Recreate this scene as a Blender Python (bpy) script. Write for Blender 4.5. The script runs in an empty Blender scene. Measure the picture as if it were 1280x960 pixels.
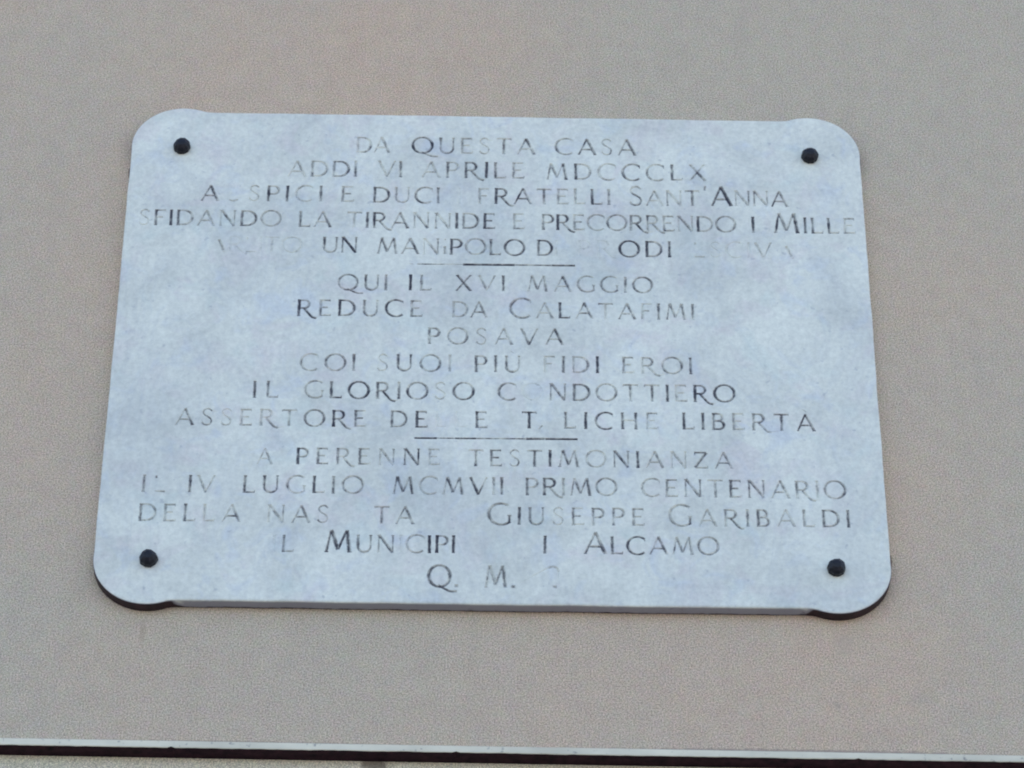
import bpy, bmesh, math, random
import numpy as np
from mathutils import Matrix, Vector
from mathutils.geometry import delaunay_2d_cdt

scene = bpy.context.scene
rad = math.radians
rng = random.Random(7)

# ------------------------------------------------------------------ camera
cam_data = bpy.data.cameras.new('camera')
cam_data.sensor_width = 36.0
cam_data.lens = 123.75                      # long zoom from the street below
cam_data.clip_end = 200.0
cam = bpy.data.objects.new('camera', cam_data)
scene.collection.objects.link(cam)
cR = Vector((0.999814, -0.018944, 0.003709))
cU = Vector((-0.014538, -0.612499, 0.790338))
cF = Vector((0.0127, 0.790244, 0.61266))
m3 = Matrix((cR, cU, -cF)).transposed().to_4x4()
m3.translation = Vector((-0.04297, -4.41721, -3.49899))
cam.matrix_world = m3
scene.camera = cam

# ------------------------------------------------------------------ sky, sun, exposure
SUN_EL, SUN_AZ = 40.0, 40.0                 # the sun stands behind the house: the wall is in open shade
world = bpy.data.worlds.new('World')
scene.world = world
world.use_nodes = True
wn = world.node_tree.nodes
sky = wn.new('ShaderNodeTexSky')
sky.sky_type = 'NISHITA'
sky.sun_disc = False
sky.sun_elevation = rad(SUN_EL)
sky.sun_rotation = rad(SUN_AZ)
sky.air_density = 1.0
sky.dust_density = 1.7
sky.ozone_density = 1.0
bg = wn['Background']
bg.inputs['Strength'].default_value = 0.15
world.node_tree.links.new(sky.outputs[0], bg.inputs['Color'])

sun_data = bpy.data.lights.new('sun', 'SUN')
sun_data.energy = 3.1
sun_data.angle = rad(0.5)
sun_data.color = (1.0, 0.97, 0.93)
sun = bpy.data.objects.new('sun', sun_data)
scene.collection.objects.link(sun)
az = rad(SUN_AZ)
to_sun = Vector((math.sin(az) * math.cos(rad(SUN_EL)), math.cos(az) * math.cos(rad(SUN_EL)), math.sin(rad(SUN_EL))))
sun.rotation_euler = to_sun.to_track_quat('Z', 'Y').to_euler()

vs = scene.view_settings
vs.view_transform = 'Standard'
vs.look = 'None'
vs.exposure = 1.47
vs.gamma = 1.0
vs.use_curve_mapping = False
scene.cycles.filter_width = 2.0

# ------------------------------------------------------------------ materials
class Mat:
    def __init__(self, name, rough=0.7, spec=0.3):
        self.m = bpy.data.materials.new(name)
        self.m.use_nodes = True
        self.t = self.m.node_tree
        self.b = self.t.nodes['Principled BSDF']
        self.b.inputs['Roughness'].default_value = rough
        self.b.inputs['Specular IOR Level'].default_value = spec
        self.co = self.t.nodes.new('ShaderNodeTexCoord').outputs['Object']
    def link(self, a, b): self.t.links.new(a, b)
    def noise(self, scale, detail=2.0, rough=0.5, dist=0.0, stretch=None, off=(0, 0, 0)):
        n = self.t.nodes.new('ShaderNodeTexNoise')
        n.inputs['Scale'].default_value = scale
        n.inputs['Detail'].default_value = detail
        n.inputs['Roughness'].default_value = rough
        n.inputs['Distortion'].default_value = dist
        mp = self.t.nodes.new('ShaderNodeMapping')
        if stretch: mp.inputs['Scale'].default_value = stretch
        mp.inputs['Location'].default_value = off
        self.link(self.co, mp.inputs['Vector'])
        self.link(mp.outputs[0], n.inputs['Vector'])
        return n
    def ramp(self, sock, stops):
        r = self.t.nodes.new('ShaderNodeValToRGB')
        e = r.color_ramp.elements
        while len(e) < len(stops): e.new(0.5)
        for el, (p, c) in zip(e, stops):
            el.position = p
            el.color = (c, c, c, 1) if isinstance(c, float) else (*c, 1)
        self.link(sock, r.inputs[0])
        return r.outputs[0]
    def mix(self, fac, a, b, mode='MIX'):
        n = self.t.nodes.new('ShaderNodeMix')
        n.data_type = 'RGBA'
        n.blend_type = mode
        n.clamp_factor = True
        for v, s in ((fac, n.inputs[0]), (a, n.inputs[6]), (b, n.inputs[7])):
            if hasattr(v, 'is_linked'): self.link(v, s)
            elif isinstance(v, (int, float)): s.default_value = v
            else: s.default_value = (*v, 1)
        return n.outputs[2]
    def math(self, op, a, b=0.0, c=0.0):
        n = self.t.nodes.new('ShaderNodeMath')
        n.operation = op
        for v, s in ((a, n.inputs[0]), (b, n.inputs[1]), (c, n.inputs[2])):
            if hasattr(v, 'is_linked'): self.link(v, s)
            else: s.default_value = v
        return n.outputs[0]
    def color(self, s): self.link(s, self.b.inputs['Base Color'])
    def bump(self, height, strength, dist):
        n = self.t.nodes.new('ShaderNodeBump')
        n.inputs['Strength'].default_value = strength
        n.inputs['Distance'].default_value = dist
        self.link(height, n.inputs['Height'])
        prev = self.b.inputs['Normal'].links
        if prev: self.link(prev[0].from_socket, n.inputs['Normal'])
        self.link(n.outputs[0], self.b.inputs['Normal'])
    def spot(self, x, z, rx, rz, soft=0.5):
        """1 inside a small mark of its own shape at (x, z), wobbling edge"""
        sp = self.t.nodes.new('ShaderNodeSeparateXYZ')
        self.link(self.co, sp.inputs[0])
        dx = self.math('DIVIDE', self.math('SUBTRACT', sp.outputs[0], x), rx)
        dz = self.math('DIVIDE', self.math('SUBTRACT', sp.outputs[2], z), rz)
        r = self.math('SQRT', self.math('ADD', self.math('MULTIPLY', dx, dx), self.math('MULTIPLY', dz, dz)))
        wob = self.math('MULTIPLY', self.math('SUBTRACT', self.noise(90, 3).outputs[0], 0.5), 1.2)
        n = self.t.nodes.new('ShaderNodeMapRange')
        n.interpolation_type = 'SMOOTHSTEP'
        n.inputs[1].default_value = 1.0
        n.inputs[2].default_value = 1.0 - soft
        self.link(self.math('ADD', r, wob), n.inputs[0])
        return n.outputs[0]

def plaster(name, base, warm, cool, stains_and_shade=()):
    M = Mat(name, 0.9, 0.15)
    big = M.ramp(M.noise(3.2, 4, 0.6, 0.3).outputs[0], [(0.3, 0.0), (0.7, 1.0)])
    c = M.mix(big, base, warm)
    wide = M.ramp(M.noise(1.3, 2, 0.5, off=(0.4, 2, 1.7)).outputs[0], [(0.38, 0.0), (0.62, 0.8)])
    c = M.mix(wide, c, cool)
    mid = M.ramp(M.noise(26, 4, 0.65).outputs[0], [(0.3, 0.95), (0.7, 1.045)])
    c = M.mix(1.0, c, mid, 'MULTIPLY')
    chroma = M.mix(0.15, c, M.noise(60, 5, 0.8).outputs[1], 'OVERLAY')
    grain = M.ramp(M.noise(420, 4, 0.85).outputs[0], [(0.32, 0.26), (0.68, 1.72)])
    c = M.mix(1.0, chroma, grain, 'MULTIPLY')
    for (x, z, rx, rz, col, k) in stains_and_shade:
        c = M.mix(M.math('MULTIPLY', M.spot(x, z, rx, rz), k), c, col)
    run = M.ramp(M.noise(5, 4, 0.6, 0.3, stretch=(4.0, 1, 0.45), off=(2, 7, 3)).outputs[0], [(0.56, 0.0), (0.74, 0.16)])
    c = M.mix(run, c, (0.40, 0.335, 0.27))
    M.color(c)
    M.bump(M.noise(7, 3, 0.5).outputs[0], 0.35, 0.012)
    M.bump(M.noise(300, 4, 0.7).outputs[0], 0.45, 0.0018)
    return M.m

def marble_color(M):
    cloud = M.ramp(M.noise(7, 6, 0.66, 0.8).outputs[0], [(0.28, (0.575, 0.57, 0.512)), (0.5, (0.71, 0.70, 0.622)), (0.72, (0.79, 0.78, 0.69))])
    pink = M.ramp(M.noise(14, 3, 0.6, 0.6, off=(3, 1, 7)).outputs[0], [(0.52, 0.0), (0.70, 0.45)])
    c = M.mix(pink, cloud, (0.66, 0.575, 0.575))
    blue = M.ramp(M.noise(17, 3, 0.6, 0.8, off=(9, 4, 2)).outputs[0], [(0.54, 0.0), (0.72, 0.42)])
    c = M.mix(blue, c, (0.545, 0.58, 0.66))
    teal = M.ramp(M.noise(11, 3, 0.6, 0.6, off=(4, 8, 1)).outputs[0], [(0.55, 0.0), (0.72, 0.40)])
    c = M.mix(teal, c, (0.585, 0.655, 0.61))
    smoke = M.ramp(M.noise(5, 4, 0.6, 0.7, stretch=(1.3, 1, 0.7), off=(6, 2, 3)).outputs[0], [(0.50, 0.0), (0.72, 0.36)])
    c = M.mix(smoke, c, (0.455, 0.465, 0.46))
    n = M.noise(6, 5, 0.6, 1.8, stretch=(1.0, 1.0, 0.55), off=(1, 2, 5)).outputs[0]
    vein = M.ramp(M.math('ABSOLUTE', M.math('SUBTRACT', n, 0.5)), [(0.0, 0.14), (0.045, 0.0)])
    c = M.mix(vein, c, (0.44, 0.46, 0.50))
    speck = M.ramp(M.noise(110, 4, 0.7).outputs[0], [(0.3, 0.87), (0.7, 1.10)])
    c = M.mix(1.0, c, speck, 'MULTIPLY')
    pits = M.ramp(M.noise(75, 2, 0.5, off=(5, 5, 5)).outputs[0], [(0.66, 0.0), (0.76, 0.5)])
    return M.mix(pits, c, (0.36, 0.37, 0.40))

def make_marble():
    M = Mat('worn_marble', 0.55, 0.35)
    at = M.t.nodes.new('ShaderNodeAttribute')
    at.attribute_name = 'grime_shade'                 # old dirt on the lobes, plus shade painted on the underside and wall gap
    v = M.math('ADD', at.outputs['Fac'], M.math('MULTIPLY', M.math('SUBTRACT', M.noise(75, 4, 0.65).outputs[0], 0.5), 0.55))
    g = M.ramp(v, [(0.36, 0.0), (0.60, 1.0)])
    dirt_shade = M.ramp(M.noise(60, 4, 0.65).outputs[0], [(0.3, (0.012, 0.006, 0.009)), (0.7, (0.050, 0.019, 0.026))])
    dull = M.ramp(at.outputs['Fac'], [(0.05, 0.0), (0.28, 0.85)])  # greys the underside: its shade is put into the colour
    M.color(M.mix(g, M.mix(dull, marble_color(M), (0.31, 0.295, 0.335)), dirt_shade))
    M.bump(M.noise(12, 3).outputs[0], 0.2, 0.004)
    M.bump(M.noise(260, 3, 0.7).outputs[0], 0.25, 0.0008)
    return M.m

def make_letter_paint():
    M = Mat('worn_black_lettering_paint', 0.7, 0.25)
    at = M.t.nodes.new('ShaderNodeAttribute')
    at.attribute_name = 'paint'
    n1 = M.math('SUBTRACT', M.noise(58, 3, 0.6).outputs[0], 0.5)
    n2 = M.math('SUBTRACT', M.noise(300, 2, 0.6).outputs[0], 0.5)
    dp = M.t.nodes.new('ShaderNodeAttribute')
    dp.attribute_name = 'deep'                  # paint lasts longest in the bottom of the cut
    pv = M.math('MULTIPLY', at.outputs['Fac'], M.math('ADD', M.math('MULTIPLY', dp.outputs['Fac'], 0.60), 0.60))
    v = M.math('ADD', pv, M.math('ADD', M.math('MULTIPLY', n1, 1.7), M.math('MULTIPLY', n2, 0.7)))
    n = M.t.nodes.new('ShaderNodeMapRange')
    n.interpolation_type = 'SMOOTHSTEP'
    n.inputs[1].default_value = 0.14
    n.inputs[2].default_value = 1.10
    M.link(v, n.inputs[0])
    M.color(M.mix(n.outputs[0], marble_color(M), (0.068, 0.065, 0.085)))
    return M.m

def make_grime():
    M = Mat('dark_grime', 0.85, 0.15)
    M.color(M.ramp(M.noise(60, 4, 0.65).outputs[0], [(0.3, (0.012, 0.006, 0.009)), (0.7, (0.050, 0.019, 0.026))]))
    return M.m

def make_iron():
    M = Mat('dark_iron', 0.45, 0.32)
    M.color(M.ramp(M.noise(160, 4, 0.7).outputs[0], [(0.3, (0.004, 0.004, 0.007)), (0.7, (0.014, 0.012, 0.018))]))
    M.bump(M.noise(320, 3, 0.6).outputs[0], 0.4, 0.0008)
    return M.m

def make_ledge_stone():
    M = Mat('white_ledge_stone', 0.7, 0.3)
    c = M.ramp(M.noise(14, 4, 0.6, stretch=(0.5, 1, 1)).outputs[0], [(0.3, (0.58, 0.53, 0.425)), (0.7, (0.79, 0.72, 0.575))])
    sp = M.ramp(M.noise(85, 3, 0.6, off=(2, 2, 2)).outputs[0], [(0.63, 0.0), (0.73, 0.8)])
    c = M.mix(sp, c, (0.22, 0.20, 0.20))
    M.color(c)
    M.bump(M.noise(200, 3).outputs[0], 0.3, 0.001)
    return M.m

MARBLE = make_marble()
PAINT = make_letter_paint()
GRIME = make_grime()
IRON = make_iron()
LEDGE = make_ledge_stone()
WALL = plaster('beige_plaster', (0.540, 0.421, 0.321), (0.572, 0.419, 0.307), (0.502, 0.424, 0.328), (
    (-0.525, -0.545, 0.006, 0.030, (0.35, 0.26, 0.19), 0.38),
    (0.535, -0.545, 0.020, 0.022, (0.47, 0.36, 0.28), 0.5),
    (0.52, -0.655, 0.007, 0.007, (0.28, 0.23, 0.19), 0.3),
    (0.47, -0.7376, 0.36, 0.0065, (0.26, 0.21, 0.19), 0.6),  # darker band along the top of the ledge
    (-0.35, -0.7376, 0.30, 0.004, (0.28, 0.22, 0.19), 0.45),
    (-0.6125, 0.372, 0.004, 0.016, (0.10, 0.07, 0.07), 0.8),  # gap shadow at the slab's notch, painted onto the plaster
    (0.6135, -0.390, 0.004, 0.016, (0.10, 0.07, 0.07), 0.7),  # painted gap shadow at the opposite notch
    (0.64, -0.64, 0.030, 0.012, (0.34, 0.30, 0.27), 0.12)))
LOWER = plaster('pale_lower_plaster', (0.63, 0.55, 0.42), (0.66, 0.56, 0.43), (0.61, 0.55, 0.43), (
    (-0.168, -0.755, 0.028, 0.020, (0.13, 0.10, 0.08), 0.75),))

# ------------------------------------------------------------------ object helpers
def mesh_obj(name, verts, faces, mats, parent=None, idx=None, smooth=False):
    me = bpy.data.meshes.new(name)
    me.from_pydata([tuple(v) for v in verts], [], [tuple(f) for f in faces])
    for m in mats: me.materials.append(m)
    if idx is not None: me.polygons.foreach_set('material_index', idx)
    me.polygons.foreach_set('use_smooth', [smooth] * len(me.polygons))
    me.update()
    o = bpy.data.objects.new(name, me)
    scene.collection.objects.link(o)
    if parent: o.parent = parent
    return o

def box(x0, x1, y0, y1, z0, z1):
    v = [(x0, y0, z0), (x1, y0, z0), (x1, y1, z0), (x0, y1, z0), (x0, y0, z1), (x1, y0, z1), (x1, y1, z1), (x0, y1, z1)]
    f = [(0, 3, 2, 1), (4, 5, 6, 7), (0, 1, 5, 4), (1, 2, 6, 5), (2, 3, 7, 6), (3, 0, 4, 7)]
    return v, f

def thing(name, label, category, loc):
    o = bpy.data.objects.new(name, None)
    scene.collection.objects.link(o)
    o.location = loc
    o['label'] = label
    o['category'] = category
    return o

# ------------------------------------------------------------------ the wall, its ledge and the wall face under it
WALL_Y = 0.0205
TILT = 0.0047                                # the ledge runs a hair off the plaque's own level
house = thing('house_facade', 'beige plastered house wall with a thin white stone ledge, behind the marble plaque', 'wall', (0, WALL_Y, 0))
house.rotation_euler = (0, TILT, 0)
LT, LB = -0.7376, -0.7500                    # top and bottom of the white ledge
v, f = box(-9.0, 9.0, 0.0, 0.30, LT, 3.0)
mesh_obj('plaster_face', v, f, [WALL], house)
v, f = box(-9.0, 9.0, 0.0242, 0.30, -5.1, LB - 0.001)
mesh_obj('lower_course', v, f, [LOWER], house)

# the street the photographer stands in
M = Mat('street_paving', 0.9, 0.2)
M.color(M.ramp(M.noise(2.0, 5, 0.6).outputs[0], [(0.3, (0.24, 0.23, 0.215)), (0.7, (0.32, 0.305, 0.285))]))
M.bump(M.noise(40, 4).outputs[0], 0.4, 0.01)
street = mesh_obj('street', [(-150, -150, -5), (150, -150, -5), (150, 0.35, -5), (-150, 0.35, -5)], [(0, 1, 2, 3)], [M.m])
street['kind'] = 'structure'

def ledge_strip():
    """a long thin stone strip with a slightly chipped, wavering lower arris"""
    r = random.Random(3)
    prof = [(0.30, LT - 0.0005), (-0.0025, LT - 0.0005), (-0.0040, LT - 0.0018), (-0.0040, LB + 0.0012), (-0.0030, LB), (0.0239, LB + 0.0002), (0.30, LB + 0.0002)]
    xs, x = [], -9.0
    while x < 9.0:
        xs.append(x)
        x += 0.006 if abs(x) < 1.1 else 0.15
    xs.append(9.0)
    V, F, I = [], [], []
    chip = 0.0
    for x in xs:
        chip = chip * 0.6 + r.uniform(-0.00035, 0.00035)
        c = chip
        for jx in (-0.468, 0.546, -0.048):                        # chips at the joints
            if abs(x - jx) < 0.004: c += 0.0022
        for k, (y, z) in enumerate(prof):
            dz = (c if k in (3, 4) else (-0.4 * chip if k in (1, 2) else 0))
            V.append((x, y + (0.3 * c if k in (2, 3) else 0), z + dz))
    n = len(prof)
    for i in range(len(xs) - 1):
        for k in range(n - 1):
            F.append((i * n + k, i * n + k + 1, (i + 1) * n + k + 1, (i + 1) * n + k))
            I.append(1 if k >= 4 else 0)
    return V, F, I
v, f, idx = ledge_strip()
mesh_obj('ledge', v, f, [LEDGE, GRIME], house, idx)

# ------------------------------------------------------------------ the marble plaque
plaque = thing('marble_plaque', 'weathered bluish white marble plaque with faded engraved capitals, bolted to the beige wall', 'plaque', (0, 0, 0))
HW, HH, BX, BZ, LR = 0.6095, 0.4968, 0.525, 0.4198, 0.0850
THICK = 0.0195

def outline():
    """counter-clockwise (seen from the front) outline: straight sides, round lobes swelling at the corners.
    returns points and a flag, 1 where the point lies on a corner lobe"""
    P, G = [], []
    ah = math.asin((HH - BZ) / LR)           # where the lobe meets the long sides
    av = math.acos(min(1.0, (HW - BX) / LR))
    for cx, cz, s in ((BX, -BZ, -90), (BX, BZ, 0), (-BX, BZ, 90), (-BX, -BZ, 180)):
        lead = math.pi / 2 - ah
        if s in (-90, 90): a0, a1 = rad(s) - lead, rad(s + 90) + av
        else: a0, a1 = rad(s) - av, rad(s + 90) + lead
        for k in range(41):
            a = a0 + (a1 - a0) * k / 40
            P.append((cx + LR * math.cos(a), cz + LR * math.sin(a)))
            G.append(1)
    # straight sides, wavering by fractions of a millimetre
    Q, H = [], []
    r = random.Random(11)
    n = len(P)
    for i in range(n):
        Q.append(P[i]); H.append(G[i])
        a, b = P[i], P[(i + 1) % n]
        d = math.hypot(b[0] - a[0], b[1] - a[1])
        if d > 0.05:
            m = int(d / 0.012)
            w = 0.0
            for k in range(1, m):
                w = 0.8 * w + r.uniform(-0.00032, 0.00032)
                t = k / m
                x, z = a[0] + (b[0] - a[0]) * t, a[1] + (b[1] - a[1]) * t
                if abs(b[0] - a[0]) > abs(b[1] - a[1]): z += w
                else: x += w
                Q.append((x, z)); H.append(0)
    # soften the hollows where lobes and straight sides meet
    for _ in range(1):
        n = len(Q); N = []
        for i in range(n):
            j, k = (i - 1) % n, (i + 1) % n
            near = any(H[(i + q) % n] != H[(i + q + 1) % n] for q in (-2, -1, 0, 1))
            N.append(((Q[j][0] + 2 * Q[i][0] + Q[k][0]) / 4, (Q[j][1] + 2 * Q[i][1] + Q[k][1]) / 4) if near else Q[i])
        Q = N
    return Q, H

OUT, LOBE = outline()
def inset(P, d):
    n = len(P); R = []
    for i in range(n):
        a, b, c = Vector(P[i - 1]), Vector(P[i]), Vector(P[(i + 1) % n])
        t = (c - a).normalized()
        R.append((b.x - t.y * d, b.y + t.x * d))
    return R

# ---- the cut lettering: every stroke is a V-shaped groove cut into the face of the stone
def arc(cx, cy, rx, ry, a0, a1, n=18):
    return [(cx + rx * math.cos(rad(a0 + (a1 - a0) * k / n)), cy + ry * math.sin(rad(a0 + (a1 - a0) * k / n))) for k in range(n + 1)]
def smooth(pts, n=5):
    p = [pts[0]] + list(pts) + [pts[-1]]
    R = []
    for i in range(1, len(p) - 2):
        for k in range(n):
            t = k / n
            R.append(tuple(0.5 * (2 * p[i][c] + (p[i + 1][c] - p[i - 1][c]) * t + (2 * p[i - 1][c] - 5 * p[i][c] + 4 * p[i + 1][c] - p[i + 2][c]) * t * t
                     + (3 * p[i][c] - p[i - 1][c] - 3 * p[i + 1][c] + p[i + 2][c]) * t ** 3) for c in (0, 1)))
    R.append(pts[-1])
    return R
TK, TN, SF = 0.082, 0.056, 0.032             # half widths: thick, thin, serif
def S(pts, w): return (list(pts), [w] * len(pts))
def serif(x, y, l=0.085): return S([(x - l, y), (x + l, y)], SF)
def stem(x, y0=0.0, y1=1.0, w=TK, lo=True, hi=True):
    r = [S([(x, y0), (x, y1)], w)]
    if lo: r.append(serif(x, y0 + SF))
    if hi: r.append(serif(x, y1 - SF))
    return r
def ring(cx, cy, rx, ry, a0, a1, n=24):
    p = arc(cx, cy, rx, ry, a0, a1, n)
    w = [TN + (TK - TN) * abs(math.cos(rad(a0 + (a1 - a0) * k / n))) ** 1.5 for k in range(n + 1)]
    return (p, w)
def bowl(x, yb, yt, reach):
    ry = (yt - yb) / 2
    mx = x + reach - ry * 0.95
    mx = max(mx, x + 0.06)
    a = arc(mx, (yt + yb) / 2, x + reach - mx, ry, 90, -90, 14)
    p = [(x, yt)] + a + [(x, yb)]
    w = [TN] + [TN + (TK - TN) * math.cos(rad(90 - 180 * k / 14)) for k in range(15)] + [TN]
    return (p, w)
T_ = 1 - TN
GL = {
    'A': (0.84, [S([(0.04, 0), (0.43, 1)], TN), S([(0.80, 0), (0.41, 1.0)], TK), S([(0.18, 0.34), (0.67, 0.34)], TN), serif(0.05, SF, 0.07), serif(0.80, SF)]),
    'B': (0.60, stem(0.08) + [bowl(0.08, 0.53, T_, 0.40), bowl(0.08, TN, 0.53, 0.47)]),
    'C': (0.82, [ring(0.49, 0.5, 0.46, 0.49, 48, 312), S([(0.81, 0.74), (0.80, 0.93)], SF)]),
    'D': (0.80, stem(0.08) + [bowl(0.08, TN, T_, 0.67)]),
    'E': (0.58, stem(0.08) + [S([(0.08, T_), (0.52, T_)], TN), S([(0.08, 0.52), (0.44, 0.52)], TN), S([(0.08, TN), (0.56, TN)], TN), S([(0.51, 0.84), (0.51, 1.0)], SF), S([(0.55, 0.0), (0.56, 0.17)], SF)]),
    'F': (0.54, stem(0.08) + [S([(0.08, T_), (0.52, T_)], TN), S([(0.08, 0.52), (0.42, 0.52)], TN), S([(0.51, 0.84), (0.51, 1.0)], SF)]),
    'G': (0.84, [ring(0.49, 0.5, 0.46, 0.49, 48, 318), S([(0.80, 0.08), (0.80, 0.44)], TN), serif(0.80, 0.44, 0.09)]),
    'H': (0.78, stem(0.08) + stem(0.70) + [S([(0.08, 0.52), (0.70, 0.52)], TN)]),
    'I': (0.14, stem(0.07)),
    'L': (0.56, stem(0.08) + [S([(0.08, TN), (0.54, TN)], TN), S([(0.53, 0.0), (0.55, 0.18)], SF)]),
    'M': (1.00, [S([(0.08, 0), (0.22, 1)], TN), S([(0.22, 1), (0.50, 0.12)], TK), S([(0.50, 0.12), (0.79, 1)], TN), S([(0.79, 1), (0.92, 0)], TK), serif(0.08, SF), serif(0.92, SF)]),
    'N': (0.82, [S([(0.09, 0), (0.09, 1)], TN), S([(0.09, 1), (0.73, 0)], TK), S([(0.73, 0), (0.73, 1)], TN), serif(0.09, SF), serif(0.73, 1 - SF), serif(0.05, 1 - SF, 0.06)]),
    'O': (0.96, [ring(0.48, 0.5, 0.45, 0.48, 80, 440, 34)]),
    'P': (0.58, stem(0.08) + [bowl(0.08, 0.46, T_, 0.46)]),
    'Q': (0.98, [ring(0.48, 0.5, 0.45, 0.48, 80, 440, 34), S(smooth([(0.42, 0.10), (0.70, -0.06), (0.95, -0.17), (1.22, -0.17)]), TN)]),
    'R': (0.68, stem(0.08) + [bowl(0.08, 0.48, T_, 0.46), S(smooth([(0.30, 0.48), (0.50, 0.20), (0.70, -0.04), (0.90, -0.11)]), TK * 0.85)]),
    'S': (0.56, [S(smooth([(0.48, 0.84), (0.38, 0.95), (0.25, 0.965), (0.12, 0.88), (0.09, 0.74), (0.17, 0.61), (0.31, 0.51), (0.44, 0.39), (0.48, 0.25), (0.41, 0.08), (0.26, 0.03), (0.12, 0.08), (0.05, 0.20)], 4), 0.052)]),
    'T': (0.72, stem(0.36, 0, 1, TK, True, False) + [S([(0.02, T_), (0.70, T_)], TN), S([(0.03, 0.85), (0.03, 1)], SF), S([(0.69, 0.85), (0.69, 1)], SF)]),
    'U': (0.76, [([(0.09, 1.0), (0.09, 0.4)] + arc(0.38, 0.34, 0.29, 0.30, 180, 360, 14) + [(0.67, 0.4), (0.67, 1.0)], [TK, TK] + [TK - (TK - TN) * k / 14 for k in range(15)] + [TN, TN]), serif(0.09, 1 - SF), serif(0.67, 1 - SF)]),
    'V': (0.84, [S([(0.05, 1), (0.44, 0)], TK), S([(0.80, 1), (0.42, 0)], TN), serif(0.06, 1 - SF), serif(0.79, 1 - SF, 0.07)]),
    'X': (0.80, [S([(0.07, 1), (0.74, 0)], TK), S([(0.72, 1), (0.05, 0)], TN), serif(0.07, 1 - SF, 0.07), serif(0.72, 1 - SF, 0.07), serif(0.06, SF, 0.07), serif(0.74, SF, 0.07)]),
    'Z': (0.68, [S([(0.05, T_), (0.62, T_)], TN), S([(0.62, T_), (0.05, TN)], TK), S([(0.05, TN), (0.65, TN)], TN), S([(0.06, 0.82), (0.06, 1)], SF), S([(0.64, 0), (0.65, 0.17)], SF)]),
    '.': (0.14, [S([(0.07, 0.0), (0.07, 0.13)], TK)]),
    ',': (0.20, [S([(0.18, 0.20), (0.02, -0.06)], TN)]),
    "'": (0.14, [S([(0.07, 1.06), (0.04, 0.80)], TN)]),
}
# letters of which only a fragment is left
GL['a'] = (0.84, [S([(0.72, 0.12), (0.48, 0.80)], TK), serif(0.76, SF, 0.07)])
GL['u'] = (0.76, [S([(0.07, 0.93), (0.11, 0.93)], TK), S([(0.65, 0.93), (0.69, 0.93)], TK), S(arc(0.38, 0.32, 0.28, 0.30, 225, 320, 10), TN)])
GL['l'] = (0.56, [S([(0.04, TN), (0.54, TN)], TN), S([(0.08, 0.80), (0.08, 0.95)], TN)])
GL['i'] = (0.14, [S([(0.07, 0.02), (0.07, 0.50)], TK), S([(0.07, 0.86), (0.07, 0.96)], TN)])
GL['p'] = (0.58, [S(smooth([(0.10, 0.90), (0.28, 0.97), (0.46, 0.90), (0.52, 0.76)]), TN)])
GL['o'] = (0.96, [ring(0.48, 0.5, 0.45, 0.48, 60, 320, 30)])
GL['t'] = (0.72, [S([(0.02, 1 - TN), (0.70, 1 - TN)], TN), S([(0.20, TN), (0.52, TN)], SF)])
GRAVE = lambda x: S([(x - 0.13, 1.28), (x + 0.06, 1.13)], 0.018)
GL['À'] = (GL['A'][0], GL['A'][1] + [GRAVE(0.42)])
GL['Ì'] = (GL['I'][0], GL['I'][1] + [GRAVE(0.07)])
GL['Ù'] = (GL['U'][0], GL['U'][1] + [GRAVE(0.38)])

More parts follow.
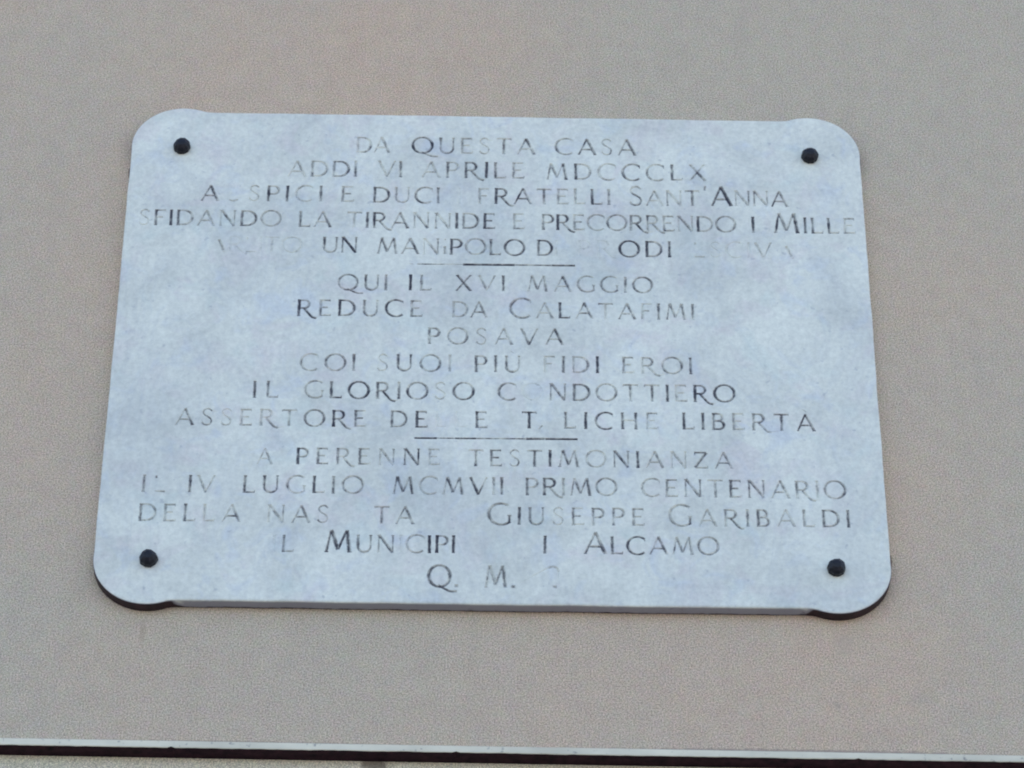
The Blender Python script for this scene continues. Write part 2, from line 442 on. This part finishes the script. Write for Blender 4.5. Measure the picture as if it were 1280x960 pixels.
# line, word, wear (0 lost .. 9 black) per letter, x and z of its left and right foot, cap height, height ratio of the first capital
WORDS = [
    (1, 'DA', "54", -0.2339, 0.4097, -0.1784, 0.4103, 0.0363, 1),
    (1, 'QUESTA', "644445", -0.1410, 0.4107, 0.0650, 0.4122, 0.0363, 1),
    (1, 'CASA', "5645", 0.0985, 0.4126, 0.2338, 0.4126, 0.0364, 1),
    (2, 'ADDÌ', "3554", -0.3464, 0.3547, -0.2316, 0.3565, 0.0362, 1),
    (2, 'VI', "45", -0.1970, 0.3572, -0.1565, 0.3572, 0.0363, 1),
    (2, 'APRILE', "447874", -0.1239, 0.3570, 0.0470, 0.3578, 0.0363, 1),
    (2, 'MDCCCLX', "5636754", 0.0830, 0.3567, 0.3501, 0.3590, 0.0363, 1),
    (3, 'AuSPICI', "6547736", -0.4873, 0.2988, -0.2873, 0.3011, 0.0349, 1),
    (3, 'E', "5", -0.2563, 0.3012, -0.2345, 0.3016, 0.0350, 1),
    (3, 'DUCI', "6556", -0.2034, 0.3010, -0.0931, 0.3015, 0.0350, 1),
    (3, 'I', "1", -0.0633, 0.3012, -0.0580, 0.3013, 0.0350, 1),
    (3, 'FRATELLI', "47844577", -0.0296, 0.3014, 0.1894, 0.3037, 0.0350, 1),
    (3, 'SANT', "5446", 0.2199, 0.3025, 0.3378, 0.3040, 0.0343, 1.25),
    (3, "'", "5", 0.3444, 0.3041, 0.3497, 0.3042, 0.0350, 1.2),
    (3, 'ANNA', "7446", 0.3564, 0.3044, 0.4837, 0.3052, 0.0343, 1.25),
    (4, 'SFIDANDO', "56764465", -0.5871, 0.2449, -0.3530, 0.2461, 0.0345, 1),
    (4, 'LA', "75", -0.3241, 0.2458, -0.2702, 0.2460, 0.0345, 1),
    (4, 'TIRANNIDE', "477555757", -0.2452, 0.2456, -0.0008, 0.2474, 0.0346, 1),
    (4, 'E', "4", 0.0281, 0.2472, 0.0479, 0.2476, 0.0346, 1),
    (4, 'PRECORRENDO', "77465655465", 0.0755, 0.2473, 0.3955, 0.2483, 0.0346, 1),
    (4, 'I', "7", 0.4218, 0.2476, 0.4271, 0.2477, 0.0346, 1),
    (4, 'MILLE', "78864", 0.4574, 0.2475, 0.5932, 0.2484, 0.0346, 1.25),
    (5, 'aRlITO', "312122", -0.4692, 0.1890, -0.3166, 0.1903, 0.0341, 1),
    (5, 'UN', "77", -0.2833, 0.1915, -0.2252, 0.1917, 0.0341, 1),
    (5, 'MANiPOLO', "55648568", -0.1945, 0.1910, 0.0480, 0.1915, 0.0347, 1),
    (5, 'DI', "81", 0.0676, 0.1910, 0.1016, 0.1911, 0.0347, 1),
    (5, 'PR', "11", 0.1343, 0.1916, 0.1892, 0.1920, 0.0347, 1),
    (5, 'ODI', "888", 0.2023, 0.1919, 0.2874, 0.1924, 0.0350, 1),
    (5, 'lSCIVa', "322233", 0.3241, 0.1926, 0.4892, 0.1933, 0.0342, 1),
    (7, 'QUI', "657", -0.2545, 0.1130, -0.1749, 0.1140, 0.0336, 1),
    (7, 'IL', "86", -0.1399, 0.1144, -0.1036, 0.1146, 0.0336, 1),
    (7, 'XVI', "647", -0.0647, 0.1150, 0.0156, 0.1157, 0.0336, 1),
    (7, 'MAGGIO', "555465", 0.0520, 0.1159, 0.2557, 0.1164, 0.0336, 1),
    (8, 'REDUCE', "667675", -0.3189, 0.0577, -0.1168, 0.0599, 0.0349, 1),
    (8, 'DA', "45", -0.0692, 0.0600, -0.0124, 0.0602, 0.0340, 1),
    (8, 'CALATAFIMI', "5475464746", 0.0239, 0.0601, 0.3217, 0.0616, 0.0337, 1.22),
    (9, 'POSAVA', "446456", -0.1074, 0.0041, 0.1098, 0.0061, 0.0341, 1),
    (10, 'COI', "346", -0.3093, -0.0533, -0.2216, -0.0523, 0.0345, 1),
    (10, 'SUOI', "4663", -0.1879, -0.0521, -0.0689, -0.0512, 0.0345, 1),
    (10, 'PIÙ', "666", -0.0319, -0.0514, 0.0419, -0.0508, 0.0345, 1),
    (10, 'FIDI', "4647", 0.0776, -0.0506, 0.1668, -0.0501, 0.0346, 1),
    (10, 'EROI', "4458", 0.2032, -0.0499, 0.3154, -0.0493, 0.0341, 1),
    (11, 'IL', "75", -0.3816, -0.1092, -0.3418, -0.1087, 0.0344, 1),
    (11, 'GLORIOSO', "48775737", -0.3001, -0.1085, -0.0320, -0.1076, 0.0347, 1),
    (11, 'CONDOTTIERO', "61757468387", 0.0060, -0.1072, 0.3818, -0.1045, 0.0348, 1),
    (12, 'ASSERTORE', "563444785", -0.5006, -0.1652, -0.2011, -0.1642, 0.0337, 1),
    (12, 'DELLE', "77116", -0.1634, -0.1639, -0.0100, -0.1630, 0.0337, 1),
    (12, 'IT', "07", 0.0132, -0.1627, 0.0674, -0.1621, 0.0337, 1),
    (12, ',', "7", 0.0699, -0.1628, 0.0762, -0.1627, 0.0337, 1),
    (12, 'LICHE', "77764", 0.1102, -0.1621, 0.2588, -0.1610, 0.0337, 1),
    (12, 'LIBERTÀ', "7863577", 0.2966, -0.1603, 0.5059, -0.1602, 0.0341, 1),
    (14, 'A', "4", -0.3690, -0.2394, -0.3454, -0.2390, 0.0319, 1),
    (14, 'PERENNE', "7575483", -0.3080, -0.2388, -0.0837, -0.2371, 0.0327, 1),
    (14, 'TESTIMONIANZA', "5755755674375", -0.0400, -0.2375, 0.3734, -0.2356, 0.0332, 1),
    (15, 'Il', "66", -0.5444, -0.2964, -0.5073, -0.2960, 0.0337, 1),
    (15, 'IV', "64", -0.4727, -0.2956, -0.4319, -0.2953, 0.0338, 1),
    (15, 'LUGLIO', "673677", -0.3886, -0.2952, -0.2017, -0.2939, 0.0342, 1),
    (15, 'MCMVII', "534637", -0.1571, -0.2934, 0.0152, -0.2924, 0.0343, 1),
    (15, 'PRIMO', "66556", 0.0499, -0.2921, 0.1920, -0.2912, 0.0343, 1),
    (15, 'CENTENARIO', "5654765446", 0.2299, -0.2917, 0.5480, -0.2911, 0.0349, 1),
    (16, 'DELLA', "64535", -0.5461, -0.3516, -0.3894, -0.3512, 0.0341, 1),
    (16, 'NAS', "465", -0.3489, -0.3508, -0.2529, -0.3502, 0.0341, 1),
    (16, 'CITA', "0045", -0.2357, -0.3503, -0.1219, -0.3499, 0.0341, 1),
    (16, 'GIUSEPPE', "68635445", -0.0079, -0.3491, 0.2337, -0.3475, 0.0342, 1.2),
    (16, 'GARIBALDI', "656674558", 0.2714, -0.3472, 0.5512, -0.3451, 0.0339, 1.2),
    (17, 'IL', "15", -0.3378, -0.4061, -0.3048, -0.4056, 0.0329, 1),
    (17, 'MUNICIPIO', "766169990", -0.2583, -0.4052, -0.0197, -0.4033, 0.0337, 1.25),
    (17, 'DI', "08", 0.0476, -0.4026, 0.0819, -0.4025, 0.0340, 1),
    (17, 'ALCAMO', "787655", 0.1395, -0.4019, 0.3468, -0.4002, 0.0338, 1.22),
    (18, 'Q', "6", -0.0982, -0.4673, -0.0629, -0.4667, 0.0414, 1),
    (18, '.', "6", -0.0581, -0.4669, -0.0532, -0.4669, 0.0414, 1),
    (18, 'M', "5", -0.0131, -0.4671, 0.0222, -0.4668, 0.0414, 1),
    (18, '.', "8", 0.0283, -0.4667, 0.0325, -0.4666, 0.0414, 1),
    (18, 'p', "4", 0.0806, -0.4662, 0.1025, -0.4659, 0.0414, 1),
    (18, '.', "7", 0.0915, -0.4664, 0.0964, -0.4663, 0.0414, 1),]

letters = []                                 # (line, strokes in metres, wear)
for wi, (ln, word, wear, x0, z0, x1, z1, h, tall) in enumerate(WORDS):
    hs = [h * (tall if i == 0 else 1) for i in range(len(word))]
    ws = [GL[c][0] for c in word]
    n = len(word)
    total = sum(w * k for w, k in zip(ws, hs))
    span = x1 - x0
    sq = 1.0
    gap = 0.0
    if n > 1:
        gap = (span - total) / (n - 1)
        if gap < 0.10 * h:                   # narrow the letters before they collide
            sq = (span - 0.10 * h * (n - 1)) / total
            gap = 0.10 * h
    elif word not in ".,'I":
        sq = span / total
    x = x0
    for i, c in enumerate(word):
        kx, kz = hs[i] * sq, hs[i]
        zb = z0 + (z1 - z0) * (x - x0) / max(span, 1e-6) + rng.uniform(-0.012, 0.012) * h
        wr = int(wear[i])
        if wr > 0:
            lean = rng.uniform(-0.012, 0.012)
            st = [([(x + px * kx + lean * py * kz, zb + py * kz) for px, py in pts], [q * hs[i] for q in hw]) for pts, hw in GL[c][1]]
            letters.append(((ln, wi), st, wr))
        x += ws[i] * kx + gap

def worn_rule(x0, x1, z0, z1, cuts, ln):
    """a straight ruled groove, worn differently along its length"""
    for (a, b, wr, hw) in cuts:
        p = [(x0 + (x1 - x0) * t, z0 + (z1 - z0) * t) for t in np.linspace(a, b, 5)]
        letters.append(((ln, 900 + len(letters)), [(p, [hw] * 5)], wr))
worn_rule(-0.1281, 0.1302, 0.1702, 0.1718, ((-0.05, -0.02, 3, .0010), (0.0, 0.18, 6, .0013), (0.18, 0.29, 3, .0011), (0.29, 0.62, 9, .0024), (0.62, 0.85, 9, .0018), (0.85, 1.0, 9, .0022)), 6)
worn_rule(-0.1253, 0.1320, -0.1844, -0.1821, ((0.0, 0.14, 9, .0019), (0.14, 0.25, 6, .0014), (0.25, 0.38, 9, .0018), (0.38, 0.68, 6, .0015), (0.68, 0.80, 9, .0025), (0.80, 1.0, 9, .0022)), 13)

def stroke_outline(pts, hw):
    P = [np.array(p) for p in pts]
    n = len(P)
    closed = np.linalg.norm(P[0] - P[-1]) < 1e-7
    L, R = [], []
    for i in range(n):
        if closed: a, b = (P[i - 1] if i > 0 else P[n - 2]), (P[i + 1] if i < n - 1 else P[1])
        else: a, b = P[max(i - 1, 0)], P[min(i + 1, n - 1)]
        t = (b - a) / np.linalg.norm(b - a)
        nrm = np.array((-t[1], t[0]))
        L.append(P[i] + nrm * hw[i]); R.append(P[i] - nrm * hw[i])
    return L, R, closed

SLOPE = 1.0
class Stroke:
    def __init__(s, pts, hw):
        s.pts, s.hw = np.array(pts), np.array(hw)
        s.a, s.b = s.pts[:-1], s.pts[1:]
        s.d = s.b - s.a
        s.l2 = (s.d ** 2).sum(1)
        s.closed = np.linalg.norm(s.pts[0] - s.pts[-1]) < 1e-7
    def depth(s, q):
        """how far inside the groove's edges each point of q lies (<= 0 outside)"""
        v = q[:, None, :] - s.a[None]
        t = (v * s.d[None]).sum(2) / s.l2[None]
        tc = np.clip(t, 0, 1)
        dist = np.linalg.norm(v - tc[..., None] * s.d[None], axis=2)
        w = s.hw[:-1][None] * (1 - tc) + s.hw[1:][None] * tc
        ins = w - dist
        if not s.closed:
            e0 = t[:, 0] * math.sqrt(s.l2[0]); e1 = (1 - t[:, -1]) * math.sqrt(s.l2[-1])
            ins[:, 0] = np.minimum(ins[:, 0], e0); ins[:, -1] = np.minimum(ins[:, -1], e1)
            if len(s.l2) > 1:                # nothing past the butt ends
                ins[e0 < 0, 1:2] = np.minimum(ins[e0 < 0, 1:2], np.where(t[e0 < 0, 1:2] < 0, -1, ins[e0 < 0, 1:2]))
        return ins.max(1)

CV, CE = [], []
def add_chain(pts, closed):
    k = len(CV)
    CV.extend((float(p[0]), float(p[1])) for p in pts)
    n = len(pts)
    CE.extend((k + i, k + i + 1) for i in range(n - 1))
    if closed: CE.append((k + n - 1, k))
face_ring = inset(OUT, 0.0035)
add_chain(face_ring, True)
built = []
for ln, st, wr in letters:
    lst = []
    for pts, hw in st:
        L, R, closed = stroke_outline(pts, hw)
        if closed:
            add_chain(L[:-1], True); add_chain(R[:-1], True); add_chain(list(pts)[:-1], True)
        else:
            add_chain(list(L) + list(R)[::-1], True)
            P = [np.array(p) for p in pts]
            d0 = (P[1] - P[0]); d1 = (P[-2] - P[-1])
            k0 = min(hw[0], 0.45 * np.linalg.norm(d0)); k1 = min(hw[-1], 0.45 * np.linalg.norm(d1))
            mid = [P[0] + d0 / np.linalg.norm(d0) * k0] + P[1:-1] + [P[-1] + d1 / np.linalg.norm(d1) * k1]
            add_chain([P[0]] + mid + [P[-1]], False)
        lst.append(Stroke(pts, hw))
    allp = np.concatenate([s.pts for s in lst])
    m = max(s.hw.max() for s in lst)
    built.append((ln, wr, lst, allp.min(0) - m, allp.max(0) + m))

vv, ee, ff, _, _, _ = delaunay_2d_cdt([Vector(p) for p in CV], CE, [], 0, 1e-6)
V2 = np.array([(p.x, p.y) for p in vv])
TR = np.array([t for t in ff if len(t) == 3])
CEN = V2[TR].mean(1)

def inside(poly, q):
    r = np.zeros(len(q), bool)
    P = np.array(poly)
    for (ax, ay), (bx, by) in zip(P, np.roll(P, -1, 0)):
        if ay == by: continue
        c = ((ay > q[:, 1]) != (by > q[:, 1])) & (q[:, 0] < (bx - ax) * (q[:, 1] - ay) / (by - ay) + ax)
        r ^= c
    return r
keep = inside(face_ring, CEN)
TR, CEN = TR[keep], CEN[keep]
area = np.abs(np.cross(V2[TR[:, 1]] - V2[TR[:, 0]], V2[TR[:, 2]] - V2[TR[:, 0]]))
ok = area > 1e-11
TR, CEN = TR[ok], CEN[ok]
DEEP = np.zeros(len(V2))
ZD = np.zeros(len(V2))                       # depth of every vertex below the face
OWN = np.zeros(len(TR), int) - 1             # line each triangle belongs to
PNT = np.zeros(len(TR))
order_v = np.argsort(V2[:, 1]); zs = V2[order_v, 1]
order_t = np.argsort(CEN[:, 1]); zt = CEN[order_t, 1]
for ln, wr, lst, lo, hi in built:
    c = order_v[np.searchsorted(zs, lo[1]):np.searchsorted(zs, hi[1])]
    c = c[(V2[c, 0] >= lo[0]) & (V2[c, 0] <= hi[0])]
    t = order_t[np.searchsorted(zt, lo[1]):np.searchsorted(zt, hi[1])]
    t = t[(CEN[t, 0] >= lo[0]) & (CEN[t, 0] <= hi[0])]
    ds = 0.35 if wr <= 1 else (0.6 if wr == 2 else 1.0)
    for s in lst:
        if len(c): DEEP[c] = np.maximum(DEEP[c], np.clip(s.depth(V2[c]) / s.hw.max(), 0, 1))
        if len(c): ZD[c] = np.maximum(ZD[c], np.maximum(s.depth(V2[c]) - 0.1 * s.hw.max(), 0) * SLOPE * ds)
        if len(t):
            g = s.depth(CEN[t]) > 1e-6
            OWN[t[g]] = ln[0] * 2000 + ln[1]
            thick = 1.0 if ln[1] >= 900 else s.hw.max() / (TK * 0.036)
            PNT[t[g]] = np.maximum(PNT[t[g]], rng.uniform(0.66, 1.12) * (wr / 9.0) ** 0.8 * (0.45 + 0.55 * min(1.0, thick)))

def orient(tr):
    a, b, c = V2[tr[:, 0]], V2[tr[:, 1]], V2[tr[:, 2]]
    flip = np.cross(b - a, c - a) < 0
    tr = tr.copy(); tr[flip] = tr[flip][:, ::-1]
    return tr
def submesh(sel):
    tr = orient(TR[sel])
    u, inv = np.unique(tr, return_inverse=True)
    V = [(V2[i, 0], ZD[i], V2[i, 1]) for i in u]
    return V, inv.reshape(-1, 3)

# slab: the face with the grooves left open, rounded arris, sides and back
fv, ffc = submesh(OWN < 0)
verts, faces = list(fv), [tuple(int(i) for i in t) for t in ffc]
rings = [(0.0035, 0.0), (0.0013, 0.0006), (0.0004, 0.0016), (0.0, 0.0036), (0.0, THICK - 0.004), (0.0, THICK)]
n = len(OUT)
base = len(verts)
for d, y in rings:
    verts.extend((p[0], y, p[1]) for p in inset(OUT, d))
grime_shade = [0.0] * base
idx_l = [i for i in range(n) if LOBE[i]]
lobe_xy = np.array([OUT[i] for i in idx_l])
for d, y in rings:
    for i, (x, z) in enumerate(OUT):
        # distance along the outline to the nearest lobe, negative inside one
        q = np.hypot(lobe_xy[:, 0] - x, lobe_xy[:, 1] - z).min()
        ins = min(abs(abs(x) - 0.462), 0.05) if LOBE[i] else 0
        t = (ins if LOBE[i] else -q) + (0.016 if y > THICK - 0.001 else 0.010 if y > 0.01 else -0.022 if abs(z) > HH - 0.004 and abs(x) < BX else 0.0)
        v = 0.5 + t / 0.03
        if z < -0.49 and abs(x) < 0.47 and y > 0.003: v = max(v, 0.60 if y > THICK - 0.001 else 0.30)  # painted shade under the slab, darkest as a contact line at the wall
        grime_shade.append(0.0 if y < 0.0012 else min(1.0, max(0.0, v)) * (0.45 if y < 0.003 else 1.0))
for k in range(len(rings) - 1):
    for i in range(n):
        j = (i + 1) % n
        faces.append((base + k * n + i, base + (k + 1) * n + i, base + (k + 1) * n + j, base + k * n + j))
faces.append(tuple(base + (len(rings) - 1) * n + i for i in range(n)))
slab = mesh_obj('slab', verts, faces, [MARBLE], plaque)
ga = slab.data.attributes.new('grime_shade', 'FLOAT', 'POINT')
ga.data.foreach_set('value', np.array(grime_shade, np.float32))

lines = {}
for key in sorted(set(OWN[OWN >= 0])):
    ln = key // 2000
    sel = OWN == key
    V, F = submesh(sel)
    if ln not in lines:
        e = bpy.data.objects.new('dividing_rule' if ln in (6, 13) else 'inscription_line', None)
        scene.collection.objects.link(e)
        e.parent = plaque
        lines[ln] = e
    o = mesh_obj('ruled_stroke' if ln in (6, 13) else 'engraved_word', V, F.tolist(), [PAINT], lines[ln])
    a = o.data.attributes.new('paint', 'FLOAT', 'FACE')
    a.data.foreach_set('value', PNT[sel].astype(np.float32))
    a = o.data.attributes.new('deep', 'FLOAT', 'POINT')
    a.data.foreach_set('value', DEEP[np.unique(TR[sel])].astype(np.float32))

# four dark domed bolt heads, hand-forged: ten-sided, no two quite alike
def bolt(x, z, seed):
    r = random.Random(seed)
    N = 10
    prof = [(0.0132, 0.003), (0.0145, -0.002), (0.0142, -0.0080), (0.0117, -0.0130), (0.0068, -0.0165)]
    ph = r.uniform(0, 0.6)
    V, F = [], []
    jit = [r.uniform(0.95, 1.05) for _ in range(N)]
    for q, y in prof:
        for k in range(N):
            a = ph + 2 * math.pi * k / N
            V.append((q * jit[k] * math.cos(a), y + r.uniform(-0.0004, 0.0004), q * jit[k] * math.sin(a)))
    V.append((0, -0.0173, 0))
    for k in range(len(prof) - 1):
        for i in range(N):
            j = (i + 1) % N
            F.append((k * N + i, k * N + j, (k + 1) * N + j, (k + 1) * N + i))
    for i in range(N):
        F.append(((len(prof) - 1) * N + i, (len(prof) - 1) * N + (i + 1) % N, len(V) - 1))
    F.append(tuple(range(N))[::-1])
    o = mesh_obj('bolt_head', V, F, [IRON], plaque)
    o.location = (x, 0, z)
    bm = bmesh.new(); bm.from_mesh(o.data)
    bmesh.ops.recalc_face_normals(bm, faces=bm.faces)
    bm.to_mesh(o.data); bm.free()
for i, (x, z) in enumerate(((-BX, BZ - 0.0055), (BX, BZ - 0.0055), (-BX, -BZ - 0.0045), (BX, -BZ - 0.0045))):
    bolt(x, z, 20 + i)
